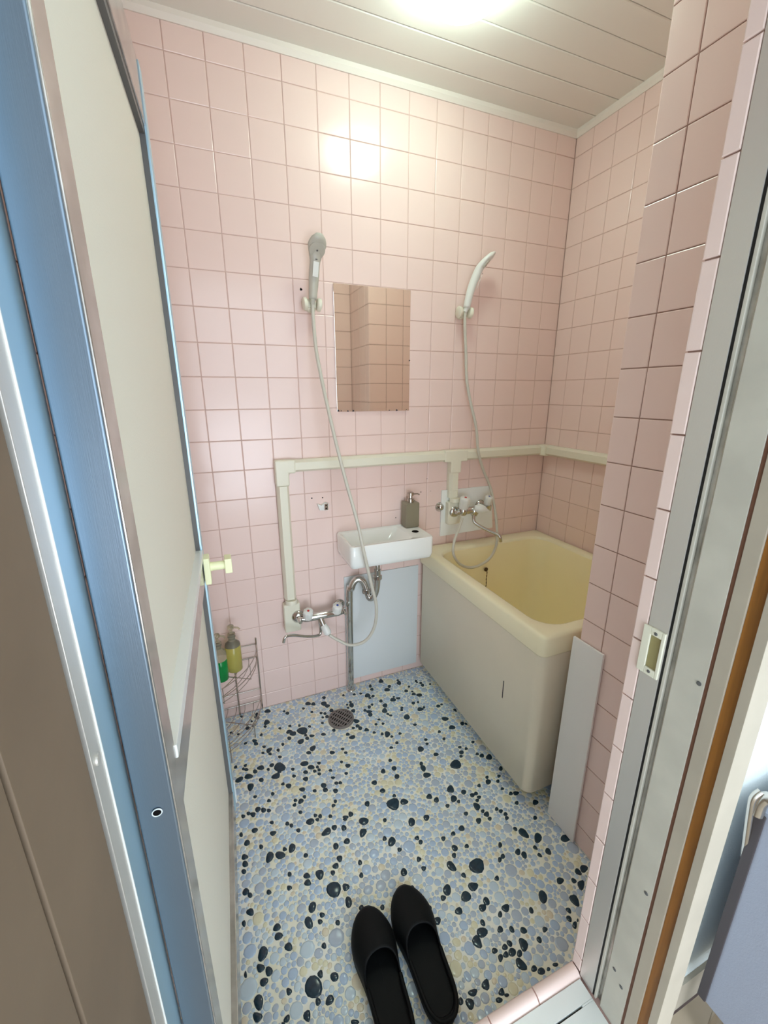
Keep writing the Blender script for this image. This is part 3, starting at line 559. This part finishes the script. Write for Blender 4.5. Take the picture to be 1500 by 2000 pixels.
# ---------------------------------------------------------------- mirror
mr = thing('mirror', (.57, 0, 1.154), 'frameless rectangular wall mirror between the two hand showers', 'mirror')
MB().box((.430, -.0065, 1.152), (.711, -.0015, 1.562)).build('glass', MIRR, mr, bevel=.0012)
for (x, z, r) in ((.434, 1.156, .004), (.445, 1.155, .002), (.470, 1.154, .003), (.49, 1.1545, .0035), (.63, 1.154, .002), (.66, 1.154, .0035), (.70, 1.155, .002), (.7095, 1.33, .003)):
    MB().lathe((x, -.0066, z), (0, -1, 0), [(0, r), (.0003, r * .8)], 9, 3, .25).build('worn_spot', DSTRAP, mr)

# ---------------------------------------------------------------- pipe cover
pc = thing('pipe_cover', (.2, 0, .40), 'cream plastic pipe cover running along the back and right walls', 'pipe cover')
def duct(a, b, wid, dep, name, m=CREAMP, nrm=(0, -1, 0)):
    a, b, nrm = Vector(a), Vector(b), Vector(nrm); d = (b - a).normalized(); s = d.cross(nrm).normalized()
    poly = [a - s*wid/2, a - s*wid/2 + nrm*dep*.55, a - s*wid*.30 + nrm*dep, a + s*wid*.30 + nrm*dep, a + s*wid/2 + nrm*dep*.55, a + s*wid/2]
    return MB().prism([tuple(p) for p in poly], tuple(b - a)).build(name, m, pc, bevel=.0012)
ZD = .972; xv = .221; xt = .912
duct((xv + .045, -.0003, ZD), (xt - .05, -.0003, ZD), .043, .034, 'duct')
duct((xt + .05, -.0003, ZD), (1.345, -.0003, ZD), .043, .034, 'duct')
duct((1.3897, -.045, ZD), (1.3897, YP + .001, ZD), .043, .034, 'duct', nrm=(-1, 0, 0))
duct((xv, -.0003, .470), (xv, -.0003, .905), .043, .034, 'duct')
duct((xt, -.0003, .829), (xt, -.0003, .905), .043, .034, 'duct')
duct((xt, -.0085, .798), (xt, -.0085, .829), .043, .0258, 'duct')
# corner, tee and elbow covers
k = .047; kd = .037
MB().prism([(xv - k/2, -.0003, ZD + k/2), (xv - k/2, -.0003, .905), (xv + k/2, -.0003, .905), (xv + k/2, -.0003, ZD - k/2), (xv + .047, -.0003, ZD - k/2), (xv + .047, -.0003, ZD + k/2)], (0, -kd, 0)).build('elbow', CREAMP, pc, bevel=.008, bseg=3)
MB().prism([(xt - .052, -.0003, ZD + k/2), (xt - .052, -.0003, ZD - k/2), (xt - k/2, -.0003, ZD - k/2), (xt - k/2, -.0003, .903), (xt + k/2, -.0003, .903), (xt + k/2, -.0003, ZD - k/2), (xt + .052, -.0003, ZD - k/2), (xt + .052, -.0003, ZD + k/2)], (0, -kd, 0)).build('tee', CREAMP, pc, bevel=.006, bseg=3)
MB().prism([(1.34, -.0003, ZD - k/2), (1.34, -kd, ZD - k/2), (1.39 - kd - .004, -.05, ZD - k/2), (1.3897, -.05, ZD - k/2), (1.3897, -.0003, ZD - k/2)], (0, 0, k)).build('corner', CREAMP, pc, bevel=.006, bseg=3)
def cover_box(cx, z0, z1, wd=.062, dp=.036, yb=-.0003):
    MB().lathe((cx, -.0245 if yb > -.005 else -.031, z1), (0, 0, 1), [(0, .0225 if yb > -.005 else .0215), (.012, .0225 if yb > -.005 else .0215), (.016, .021)], 20).build('collar', CREAMP, pc, smooth=True)
    return MB().box((cx - wd/2, -dp, z0), (cx + wd/2, yb, z1)).build('cover_box', CREAMP, pc, bevel=.008, bseg=3)
cover_box(.222, .335, .452)
cover_box(.914, .685, .782, dp=.0385, yb=-.0085)

# ---------------------------------------------------------------- washbasin
wx0, wx1, wy0, wz0, wz1 = .412, .737, -.186, .618, .703
wsh = thing('washbasin', (.57, 0, wz0), 'small white rectangular washbasin fixed to the back wall', 'washbasin')
def ring(d, z, r): return rrect(wx0 + d, wx1 - d, wy0 + d, -.0005 - d * 0, r, z, 5)
i0 = rrect(.424, .660, -.174, -.020, .016, wz1, 5); i1 = rrect(.427, .657, -.171, -.023, .016, wz1 - .004, 5)
i2 = rrect(.442, .625, -.160, -.040, .02, .660, 5); i3 = rrect(.46, .60, -.145, -.055, .02, .653, 5)
loft([ring(.012, wz0, .012), ring(.004, wz0 + .004, .016), ring(0, wz0 + .02, .016), ring(0, wz1 - .004, .016), ring(.003, wz1, .014), i0, i1, i2, i3], cap0=True, cap1=True).build('bowl', WHITE, wsh, smooth=True)
hp = Z_(811, 1038, wz1 + .0006)
MB().lathe(hp, (0, 0, 1), [(0, .0135), (.0006, .0135)], 24).build('tap_hole', HOLE, wsh)
MB().lathe((.53, -.1, .6535), (0, 0, 1), [(0, .017), (.002, .016), (.0025, .006)], 24).build('waste', CHROME, wsh, smooth=True)

# trap and waste pipe
dp = thing('waste_pipe', (.444, -.026, 0), 'chrome waste pipe with a curved trap under the washbasin', 'pipe')
A = [(.446, -.026, .002), (.447, -.030, .22), (.449, -.036, .46)]
B = [tuple(Y_(686, 1150, -.045)), tuple(Y_(691, 1137, -.047)), tuple(Y_(700, 1131, -.050)), tuple(Y_(710, 1137, -.055)), tuple(Y_(716, 1152, -.06))]
MB().tube(smoothpath(A + B, 6), .0135, 16).build('outlet', CHROME, dp, smooth=True)
Cc = [tuple(Y_(717, 1156, -.062)), tuple(Y_(722, 1168, -.068)), tuple(Y_(730, 1164, -.078)), tuple(Y_(735, 1150, -.088)), tuple(Y_(737, 1128, -.095)), tuple(Y_(737, 1112, -.098))]
MB().tube(smoothpath(Cc, 6), .0130, 16).build('trap', CHROME, dp, smooth=True)
pz = Y_(737, 1118, -.096)
MB().tube([(pz[0], pz[1], pz[2]), (pz[0], pz[1], wz0 + .001)], .0105, 14).build('tailpiece', CHROME, dp, smooth=True)
for c_, ax in ((Y_(716, 1154, -.061), (.1, -.05, -1)), (Y_(737, 1127, -.096), (0, 0, 1))):
    MB().lathe(c_, ax, [(-.007, .015), (-.006, .0185), (.006, .0185), (.008, .015)], 20).build('slip_nut', CHROME, dp, smooth=True)
MB().lathe((.446, -.026, .0012), (0, 0, 1), [(0, .020), (.003, .018), (.006, .014)], 20).build('floor_flange', CHROME, dp, smooth=True)

# soap dispenser
sp_ = Z_(803, 1032, wz1 + .0)
sc = (.707, -.040); sz = wz1 + .0008
sd = thing('soap_dispenser', (sc[0], sc[1], sz), 'smoky square pump bottle standing on the washbasin ledge', 'soap dispenser')
bw, bh = .029, .100
MB().box((sc[0] - bw, sc[1] - .024, sz), (sc[0] + bw, sc[1] + .024, sz + bh)).build('bottle', GLASSB, sd, bevel=.005, bseg=3)
MB().lathe((sc[0], sc[1], sz + bh), (0, 0, 1), [(0, .014), (.014, .014), (.016, .008), (.026, .007), (.027, .0125), (.037, .0125), (.039, .010)], 20).build('pump', STEEL, sd, smooth=True)
MB().tube([(sc[0], sc[1], sz + bh + .031), (sc[0] + .028, sc[1] - .004, sz + bh + .031), (sc[0] + .036, sc[1] - .005, sz + bh + .027)], .003, 8).build('nozzle', STEEL, sd, smooth=True)

# ---------------------------------------------------------------- mixers
def handle(c, axis, r, h, root, mark, name='handle'):
    c = Vector(c); a = Vector(axis).normalized()
    o = MB().lathe(c, a, [(0, r * .86), (h * .12, r * .92), (h * .8, r), (h * .93, r * .95), (h, r * .8)], 40, 8, .045).build(name, WPLAS, root, smooth=True)
    MB().lathe(c + a * (h + .0002), a, [(0, r * .26), (.0006, r * .22)], 12).build('mark', mark, o)
    return o
def mixer(pl, pr, yb, root_loc, label, axis, r):
    """pl, pr: pixels of the left and right ends of the body; yb its depth"""
    root = thing('mixer_tap', root_loc, label, 'tap', 'shower mixer taps')
    a = Vector(Y_(*pl, yb)); b = Vector(Y_(*pr, yb)); b.z = a.z = (a.z + b.z) / 2
    MB().tube([a, a.lerp(b, .1), a.lerp(b, .45), a.lerp(b, .55), a.lerp(b, .9), b], [r * .95, r*1.2, r*1.2, r*1.2, r*1.2, r * .95], 16).build('body', CHROME, root, smooth=True)
    return root, a, b
# lower left mixer
m1, a, b = mixer((592, 1213), (668, 1190), -.062, (.3, 0, .38), 'chrome mixer tap low on the wall left of the waste pipe', None, .0125)
MB().lathe((a.x - .012, -.0365, a.z), (0, -1, 0), [(0, .026), (.004, .025), (.012, .016), (.014, .012)], 24).build('flange', CHROME, m1, smooth=True)
MB().tube([(a.x - .012, -.04, a.z), (a.x - .012, -.064, a.z), (a.x + .01, -.062, a.z)], .0095, 14).build('inlet', CHROME, m1, smooth=True)
MB().tube([(a.x - .012, -.058, a.z), (a.x - .012, -.078, a.z - .004)], [.011, .007], 12).build('check_screw', CHROME, m1, smooth=True)
MB().lathe((b.x + .006, -.0003, b.z), (0, -1, 0), [(0, .022), (.006, .020), (.014, .012)], 24).build('flange', CHROME, m1, smooth=True)
MB().tube([(b.x + .006, -.01, b.z), (b.x + .006, -.062, b.z), (b.x - .006, -.062, b.z)], .0095, 14).build('inlet', CHROME, m1, smooth=True)
MB().tube([(b.x + .006, -.058, b.z), (b.x + .008, -.078, b.z - .004)], [.010, .006], 12).build('check_screw', CHROME, m1, smooth=True)
h1 = Vector(Y_(602, 1213, -.070)); h2 = Vector(Y_(658, 1197, -.070))
handle((h1.x, -.068, a.z + .006), (0, -.42, 1), .0185, .039, m1, RED)
handle((h2.x, -.068, a.z + .006), (0, -.42, 1), .0185, .039, m1, BLUE)
mid = a.lerp(b, .42)
dv = Vector(Y_(632, 1222, -.082)); dv2 = Vector(Y_(643, 1240, -.100))
MB().lathe(dv, dv2 - dv, [(-.004, .009), (0, .012), (.012, .0145), (.03, .0145), (.038, .010), (.040, .006)], 24).build('diverter', WPLAS, m1, smooth=True)
MB().tube([mid + Vector((0, 0, 0)), (mid.x + .004, -.072, mid.z - .018), dv], .0105, 12).build('outlet', CHROME, m1, smooth=True)
spt = [(mid.x - .004, -.066, mid.z - .01), tuple(Y_(626, 1236, -.07)), tuple(Y_(617, 1242, -.078)), tuple(Y_(600, 1243, -.090)), tuple(Y_(575, 1241, -.105)), tuple(Y_(562, 1242, -.113)), tuple(Y_(556, 1246, -.117)), tuple(Y_(554, 1255, -.117))]
MB().tube(smoothpath(spt, 5), .0052, 12).build('spout', CHROME, m1, smooth=True)

# bath mixer on its plate
plt = thing('mixer_plate', (1.0, 0, .63), 'white square backing plate behind the bath mixer tap', 'plate')
MB().add([(.866, 0, .628), (1.133, 0, .634), (1.112, 0, .828), (.866, 0, .828)] + [(.866, -.008, .628), (1.133, -.008, .634), (1.112, -.008, .828), (.866, -.008, .828)],
         [(0,1,2,3),(7,6,5,4),(0,4,5,1),(1,5,6,2),(2,6,7,3),(3,7,4,0)]).build('sheet', WHITE, plt, bevel=.0015)
m2, a, b = mixer((897, 1000), (948, 992), -.065, (1.0, 0, .68), 'chrome mixer tap above the bathtub', None, .0135)
MB().lathe((a.x - .006, -.0365, a.z - .008), (0, -1, 0), [(0, .024), (.004, .023), (.010, .015)], 24).build('flange', CHROME, m2, smooth=True)
MB().tube([(a.x - .006, -.04, a.z - .008), (a.x - .004, -.064, a.z - .004), (a.x + .01, -.064, a.z)], .010, 14).build('inlet', CHROME, m2, smooth=True)
MB().lathe((b.x + .012, -.0085, b.z), (0, -1, 0), [(0, .024), (.005, .022), (.014, .012)], 24).build('flange', CHROME, m2, smooth=True)
MB().tube([(b.x + .012, -.012, b.z), (b.x + .012, -.064, b.z), (b.x - .004, -.064, b.z)], .0095, 14).build('inlet', CHROME, m2, smooth=True)
handle((a.x + .016, -.068, a.z + .014), (0, -.3, 1), .021, .050, m2, RED)
handle((b.x + .012, -.060, b.z + .016), (0, -.3, 1), .0165, .038, m2, BLUE)
g0 = Vector(Y_(931, 992, -.088)); g1 = Vector(Y_(958, 999, -.105))
MB().lathe(g0, g1 - g0, [(-.010, .008), (-.002, .014), (.010, .019), (.030, .017), (.046, .008), (.056, .004), (.058, .002)], 24).build('diverter', WPLAS, m2, smooth=True)
MB().tube([a.lerp(b, .55), g0], .011, 12).build('outlet', CHROME, m2, smooth=True)
spt = [tuple(a.lerp(b, .55) + Vector((0, -.004, -.006))), tuple(Y_(925, 1015, -.085)), tuple(Y_(930, 1023, -.095)), tuple(Y_(945, 1032, -.12)), tuple(Y_(967, 1042, -.155)), tuple(Y_(976, 1048, -.172)), tuple(Y_(978, 1058, -.175))]
MB().tube(smoothpath(spt, 5), .0068, 12).build('spout', CHROME, m2, smooth=True)
MB().lathe((a.x + .016, -.068, a.z), (0, 0, 1), [(-.016, .012), (-.010, .017), (.012, .018), (.014, .016)], 24).build('valve_body', CHROME, m2, smooth=True)
MB().lathe((b.x + .012, -.064, b.z), (0, 0, 1), [(-.014, .010), (-.008, .015), (.014, .016)], 24).build('valve_body', CHROME, m2, smooth=True)
MB().lathe(a.lerp(b, .55) + Vector((0, -.004, -.012)), (0, 0, 1), [(-.012, .012), (0, .018), (.02, .018), (.026, .012)], 24).build('centre_body', CHROME, m2, smooth=True)
cpz = Y_(855, 990, -.001)
tag(MB().lathe((.862, -.0003, .757), (0, -1, 0), [(0, .021), (.004, .020), (.012, .012), (.018, .010), (.02, .005)], 24).build('wall_plug', CHROME, None, smooth=True), 'round chrome blanking plug on the wall beside the white mixer plate', 'wall plug')

# ---------------------------------------------------------------- hand showers
def bracket(c, tilt, label):
    c = Vector(c)
    r = thing('shower_bracket', c, label, 'bracket', 'shower brackets')
    MB().lathe(c, (0, -1, 0), [(0, .020), (.006, .021), (.018, .019), (.022, .014)], 24).build('wall_disc', CREAMP, r, smooth=True)
    d = Vector((tilt, 0, 1)).normalized()
    for s in (-1, 1):
        cc = c + Vector((s * .019, -.034, 0))
        MB().lathe(cc - Vector((s * .004, 0, 0)), (s, 0, -.1), [(0, .015), (.004, .0195), (.012, .0195), (.015, .014)], 20).build('jaw', CREAMP, r, smooth=True)
    MB().box((c.x - .014, c.y - .030, c.z - .009), (c.x + .014, c.y - .016, c.z + .009)).build('cradle', CREAMP, r, bevel=.003)
    return r
bracket((.351, -.0003, 1.488), 0, 'cream plastic shower bracket left of the mirror')
bracket((.918, -.0003, 1.500), 0, 'cream plastic shower bracket right of the mirror, above the bathtub')

def sweep_shape(P, W, T, side, n=14):
    """body along P with half widths W along side and half thickness T"""
    vs = []; fs = []; P = [Vector(p) for p in P]; side = Vector(side).normalized()
    for i, p in enumerate(P):
        t = (P[min(i+1, len(P)-1)] - P[max(i-1, 0)]).normalized(); nn = t.cross(side).normalized(); sd_ = nn.cross(t).normalized()
        for k in range(n):
            a = 2*PI*k/n; vs.append(p + sd_ * W[i] * math.cos(a) + nn * T[i] * math.sin(a))
    m = MB()
    for i in range(len(P) - 1):
        for k in range(n): fs.append((i*n+k, i*n+(k+1)%n, (i+1)*n+(k+1)%n, (i+1)*n+k))
    fs.append(tuple(reversed(range(n)))); fs.append(tuple((len(P)-1)*n+k for k in range(n)))
    return m.add(vs, fs)
def hand_shower(foot, head, face, matl, label, hose_pts, hl):
    """face: direction the spray face looks"""
    foot, head, face = Vector(foot), Vector(head), Vector(face).normalized()
    r = thing('hand_shower', foot, label, 'shower head', 'hand showers')
    side = (head - foot).cross(face).normalized()
    back = -face
    N = 22; P = []; W = []; T = []
    for i in range(N + 1):
        t = i / N
        p = foot.lerp(head, t) + Vector((face.x, face.y, 0)).normalized() * (.010 * math.sin(PI * t) * -1 + .026 * max(0, (t - .72) / .28) ** 1.6)
        P.append(p)
        W.append(.0125 + .0035 * min(1, t / .35) + (.0125 * max(0, (t - .62) / .24) ** 1.2 if t < .86 else .0125) if t < .87 else .0285 * math.sqrt(max(.12, 1 - ((t - .84) / .17) ** 2)))
        T.append(.0125 + .0020 * min(1, t / .4) - .0055 * max(0, (t - .7) / .3))
    W[-1] = .010; T[-1] = .004
    bo = sweep_shape(P, W, T, side, 24).build('handle', matl, r, smooth=True, autos=False)
    c = P[-5]; dax = (P[-4] - P[-6]).normalized(); nrm = side.cross(dax).normalized()
    if nrm.dot(face) < 0: nrm = -nrm
    MB().lathe(c + nrm * .0075 , nrm, [(0, .0245), (.004, .0240), (.0048, .021)], 28).build('spray_face', GREYP, r, smooth=True)
    MB().lathe(c + nrm * .0123, nrm, [(0, .003), (.0012, .002)], 10).build('centre_screw', DGREY, r, smooth=True)
    q0, q1 = foot.lerp(head, .36), foot.lerp(head, .60)
    lab_n = Vector((face.x, face.y, 0)).normalized()
    lb = MB().obox((q0 + q1) / 2 + lab_n * .0105, side, (q1 - q0).normalized(), lab_n, (.0085, (q1 - q0).length / 2, .0006)).build('sticker', WPLAS, r)
    MB().obox(q1 + lab_n * .0105 + (head - foot).normalized() * .006, side, (q1 - q0).normalized(), lab_n, (.003, .0015, .0008)).build('mark', DGREY, r)
    MB().tube([foot - (head - foot).normalized() * .014, foot + (head - foot).normalized() * .006], [.0075, .0095], 16).build('hose_nut', matl, r, smooth=True)
    MB().tube(smoothpath([tuple(foot - (head - foot).normalized() * .012)] + hose_pts, 8), hl, 10).build('hose', HOSE, r, smooth=True)
    return r
f1 = Vector(Y_(611, 585, -.042)); hd1 = Vector(Y_(620, 462, -.078))
hs = [tuple(Y_(612, 625, -.045)), tuple(Y_(617, 680, -.060)), tuple(Y_(626, 730, -.085)), tuple(Y_(640, 795, -.12)), tuple(Y_(657, 868, -.15)), tuple(Y_(677, 945, -.185)), tuple(Y_(698, 1020, -.215)), tuple(Y_(712, 1085, -.225)),
      tuple(Y_(725, 1140, -.215)), tuple(Y_(735, 1185, -.19)), tuple(Y_(731, 1225, -.165)), tuple(Y_(713, 1252, -.145)), tuple(Y_(685, 1260, -.125)), tuple(Y_(662, 1251, -.112)), tuple(dv + (dv2 - dv).normalized() * .0415)]
hand_shower(f1, hd1, (.0, -1, -.5), GREYP, 'grey hand shower facing the camera, left of the mirror', hs, .0058)
f2 = Vector(Y_(911, 602, -.042)); hd2 = Vector(Y_(952, 494, -.060))
hs = [tuple(Y_(908, 640, -.045)), tuple(Y_(910, 690, -.045)), tuple(Y_(912, 745, -.05)), tuple(Y_(920, 790, -.055)), tuple(Y_(930, 835, -.06)), tuple(Y_(934, 880, -.06)), tuple(Y_(943, 915, -.05)), tuple(Y_(957, 950, -.035)),
      tuple(Y_(965, 985, -.060)), tuple(Y_(970, 1025, -.100)), tuple(Y_(970, 1062, -.135)), tuple(Y_(955, 1092, -.150)), tuple(Y_(925, 1108, -.155)), tuple(Y_(900, 1103, -.150)), tuple(Y_(886, 1083, -.140)), tuple(Y_(887, 1058, -.120)), tuple(Y_(896, 1033, -.100)), tuple(Y_(903, 1012, -.082))]
hand_shower(f2, hd2, (.9, -.45, -.5), WPLAS, 'white hand shower turned to the right, above the bathtub', hs, .0056)

# ---------------------------------------------------------------- broken holder and drill holes
hc = Y_(628, 990, -.001)
hk = thing('broken_holder', (.36, 0, .82), 'small broken white plastic holder left of the washbasin', 'holder')
MB().prism([(.342, -.0003, .826), (.350, -.0003, .800), (.382, -.0003, .797), (.386, -.0003, .822), (.372, -.0003, .828), (.358, -.0003, .818)], (0, -.014, 0)).build('body', WPLAS, hk, bevel=.002)
MB().box((.366, -.018, .800), (.381, -.014, .824)).build('clip', CHROME, hk, bevel=.001)
for z in (.806, .818): MB().lathe((.3735, -.0182, z), (0, -1, 0), [(0, .0028), (.0003, .0026)], 10).build('screw_hole', HOLE, hk)
for (px, py, r) in ((609, 973, .0028), (630, 972, .0026), (588, 565, .0040), (822, 961, .0024), (834, 935, .0018), (773, 1011, .002), (841, 959, .0012)):
    p = Y_(px, py, -.0006); MB().lathe(p, (0, -1, 0), [(0, r), (.0003, r * .9)], 10, 3, .12).build('drill_hole', HOLE, wb)

# ---------------------------------------------------------------- floor drain
fd = thing('floor_drain', (.359, -.176, 0), 'round dark cast iron floor drain near the back wall', 'drain')
MB().lathe((.359, -.176, 0), (0, 0, 1), [(0, .050), (.006, .0495), (.0075, .047), (.0075, .043), (.005, .042), (.005, .001)], 40).build('rim', IRON, fd, smooth=True)
MB().lathe((.359, -.176, .0051), (0, 0, 1), [(0, .0405), (.0006, .0405)], 32).build('well', HOLE, fd)
g = MB(); ang = math.radians(38)
ux, uy = Vector((math.cos(ang), math.sin(ang), 0)), Vector((-math.sin(ang), math.cos(ang), 0)); c0 = Vector((.359, -.176, .0078))
for k in range(-4, 5):
    d = k * .0098; L = math.sqrt(max(0, .043**2 - d*d)); g.obox(c0 + uy * d, ux, uy, (0, 0, 1), (L, .0022, .0015))
for d in (-.030, -.010, .010, .030):
    L = math.sqrt(.043**2 - d*d); g.obox(c0 + ux * d, ux, uy, (0, 0, 1), (.0028, L, .0014))
g.build('grate', IRON, fd)

# ---------------------------------------------------------------- corner rack and bottles
rk = thing('corner_rack', (XL + .01, -.01, 0), 'two-tier chrome wire corner rack in the left corner of the back wall', 'rack')
cx, cy, RR = XL + .006, -.006, .252
def arc(R, z, a0=0, a1=90, n=14): return [(cx + R * math.cos(math.radians(-a0 - (a1 - a0) * k / n)), cy + R * math.sin(math.radians(-a0 - (a1 - a0) * k / n)), z) for k in range(n + 1)]
for z0 in (.045, .245):
    MB().tube(arc(RR, z0 + .055), .0018, 6).build('top_rail', STEEL, rk)
    MB().tube(arc(RR, z0 + .022), .0018, 6).build('guard_wire', STEEL, rk)
    MB().tube([(cx + RR, cy, z0 + .055), (cx, cy, z0 + .055), (cx, cy - RR, z0 + .055)], .0018, 6).build('back_rail', STEEL, rk)
    MB().tube([(cx + RR, cy, z0), (cx, cy, z0), (cx, cy - RR, z0)], .0018, 6).build('back_rail', STEEL, rk)
    for k in range(1, 9): MB().tube(arc(RR * k / 8 - (.004 if k == 8 else 0), z0, 0, 90, 10), .0015, 6).build('shelf_wire', STEEL, rk)
    for a in (0, 30, 60, 90):
        x, y = cx + RR * math.cos(math.radians(-a)), cy + RR * math.sin(math.radians(-a))
        MB().tube([(cx, cy, z0 - .002), (x, y, z0 - .002), (x, y, z0 + .055)], .0015, 6).build('cross_wire', STEEL, rk)
for (x, y, z1) in ((cx + RR, cy, .325), (cx, cy, .325), (cx, cy - RR, .325), (cx + RR * .66, cy, .30)):
    MB().tube([(x, y, .001), (x, y, z1)], .0028, 8).build('leg', STEEL, rk)
for a in (33, 60): 
    x, y = cx + RR * math.cos(math.radians(-a)), cy + RR * math.sin(math.radians(-a)); MB().tube([(x, y, .001), (x, y, .062)], .002, 8).build('short_leg', STEEL, rk)
def bottle(c, h, r, liquid, label, fill=1.0):
    c = Vector(c); b = thing('pump_bottle', c, label, 'bottle', 'pump bottles on the corner rack')
    hb = h * .56
    MB().lathe(c, (0, 0, 1), [(0, r * .9), (.003, r), (hb * fill - .001, r), (hb * fill, r * .96)], 20).build('liquid', liquid, b, smooth=True)
    prof = ([(hb * fill + .0005, r)] if fill < .99 else []) + [(hb, r), (hb + .008, r * .93), (hb + .018, r * .55), (hb + .022, r * .42), (hb + .034, r * .42)]
    MB().lathe(c, (0, 0, 1), prof, 20).build('shoulder', CLEAR, b, smooth=True)
    MB().lathe(c, (0, 0, 1), [(hb + .034, r * .52), (hb + .046, r * .50), (hb + .048, r * .2), (h - .012, r * .18), (h - .012, r * .42), (h - .002, r * .40), (h, r * .3)], 18).build('pump', CLEAR, b, smooth=True)
    MB().tube([c + Vector((0, 0, h - .007)), c + Vector((r * .9, -r * .5, h - .007)), c + Vector((r * 1.1, -r * .6, h - .013))], .0035, 8).build('nozzle', CLEAR, b, smooth=True)
bottle((.000, -.058, .2470), .180, .027, YELLB, 'pump bottle of yellow soap on the corner rack')
bottle((-.046, -.098, .2470), .180, .024, GREENB, 'pump bottle of green soap on the corner rack', .8)

# ---------------------------------------------------------------- slippers
def slipper(toe, heel, mirror, label):
    toe, heel = Vector((*toe, 0)), Vector((*heel, 0)); L = (toe - heel).length; ax = (toe - heel).normalized(); sx = Vector((ax.y, -ax.x, 0)) * mirror
    r = thing('slipper', (toe + heel) / 2, label, 'slipper', 'black slippers')
    def P(t, u, z): return heel + ax * (t * L) + sx * u + Vector((0, 0, z))
    def hw(t):   # outer (+) and inner (-) half widths
        e = (1 - abs(2 * min(1, max(0, t)) - 1) ** 6) ** .5
        base = .037 + .012 * math.exp(-((t - .72) / .2) ** 2)
        return base * e * (1.04), -base * e * (.92 + .05 * t)
    n = 26; ts = [.5 - .5 * math.cos(PI * i / n) for i in range(n + 1)]; ts[0] = .004; ts[-1] = .996
    ring = [P(t, hw(t)[0], 0) for t in ts] + [P(t, hw(t)[1], 0) for t in reversed(ts)]
    cen = P(.5, 0, 0)
    def rg(f, z): return [tuple(cen + (p - cen) * f + Vector((0, 0, z))) for p in ring]
    loft([rg(.95, .001), rg(.985, .004), rg(1, .018), rg(.985, .027), rg(.93, .0275), rg(.90, .022), rg(.6, .0215), rg(.2, .0215)], cap0=True, cap1=True).build('sole', RUBBER, r, smooth=True)
    # vamp over the toes with a curved opening
    m = 18; nt = 16; vs = []; fs = []
    for i in range(nt + 1):
        for k in range(m + 1):
            u = -1 + 2 * k / m
            t0 = .42 + .17 * (1 - abs(u) ** 2.2)
            t = t0 + (.985 - t0) * (i / nt)
            o, inn = hw(t); w = o if u > 0 else -inn
            H = .024 + .040 * max(0, math.sin(PI * min(1, (1 - t) / .9 + .0)) ) ** .6 * (1 if t < 2 else 0)
            H = .034 + .032 * min(1, ((1 - t) / .40)) ** .45
            a = u * PI / 2
            vs.append(P(t, w * .985 * math.sin(a), .022 + (H - .022) * math.cos(a) ** .8 if abs(u) < .999 else .022))
    for i in range(nt):
        for k in range(m): fs.append((i*(m+1)+k, i*(m+1)+k+1, (i+1)*(m+1)+k+1, (i+1)*(m+1)+k))
    MB().add(vs, fs).build('vamp', RUBBER, r, smooth=True, solid=.0035, autos=False)
    # raised heel rim
    rim_ = [P(t, hw(t)[0] * .95, .029 + .004 * (1 - t)) for t in reversed([x for x in ts if x < .5])] + [P(t, hw(t)[1] * .95, .029 + .004 * (1 - t)) for t in [x for x in ts if x < .5]]
    MB().tube([tuple(p) for p in rim_], .0045, 8).build('heel_rim', RUBBER, r, smooth=True)
slipper((.233, -.808), (.226, -1.052), -1, 'left one of the two black rubber slippers on the pebble floor')
slipper((.331, -.800), (.322, -1.046), 1, 'right one of the two black rubber slippers on the pebble floor')

# ---------------------------------------------------------------- the room outside the door
wo = struct(MB().box((XJ + .046, -1.2, .05), (2.4, -1.1955, 2.35)).build('wall_outside', WALLP))
MB().box((XJ + .046, -1.207, .05), (2.4, -1.2002, .125)).build('skirting', BEIGE, wo)
fo = struct(MB().box((-.6, -3.2, -.05), (2.4, -1.21, .05)).build('floor_outside', CORRF))
wo2 = struct(MB().box((-.7, -3.2, .05), (-.6, -1.21, 2.35)).build('wall_outside_left', WALLP))
wo3 = struct(MB().box((2.4, -3.2, .05), (2.5, -1.1955, 2.35)).build('wall_outside_right', WALLP))
co = struct(MB().box((-.7, -3.2, 2.35), (2.5, -1.1955, 2.4)).build('ceiling_outside', PLANK))
# laundry cart
lk = thing('laundry_cart', (.9, -1.33, .05), 'grey fabric laundry cart with a tubular metal handle outside the doorway', 'laundry cart')
MB().box((.727, -1.46, .16), (1.10, -1.236, .605)).build('bag', GREYC, lk, bevel=.012, bseg=3)
MB().box((.7245, -1.246, .165), (.732, -1.2325, .60)).build('edge_strap', DSTRAP, lk, bevel=.002)
MB().tube(smoothpath([(.722, -1.236, .60), (.722, -1.238, .628), (.724, -1.252, .640), (.726, -1.33, .642), (.726, -1.45, .642)], 5), .0085, 12).build('handle', STEEL, lk, smooth=True)
MB().tube(smoothpath([(.735, -1.2335, .50), (.716, -1.231, .60), (.712, -1.231, .630), (.720, -1.234, .642)], 5), .005, 12).build('handle_brace', STEEL, lk, smooth=True)
for (x, y) in ((.75, -1.26), (1.07, -1.26), (.75, -1.44), (1.07, -1.44)):
    MB().tube([(x, y, .051), (x, y, .17)], .009, 10).build('leg', STEEL, lk, smooth=True)

# ---------------------------------------------------------------- daylight in the outer room
ld = bpy.data.lights.new('window_light', 'AREA'); ld.energy = WINDOW_POWER; ld.shape = 'RECTANGLE'; ld.size = 1.2; ld.size_y = .95; ld.color = (.84, .90, 1)
lo = bpy.data.objects.new('window_light', ld); COL.objects.link(lo)
lo.location = (.02, -3.1, .56); lo.rotation_euler = (math.radians(90), 0, 0)
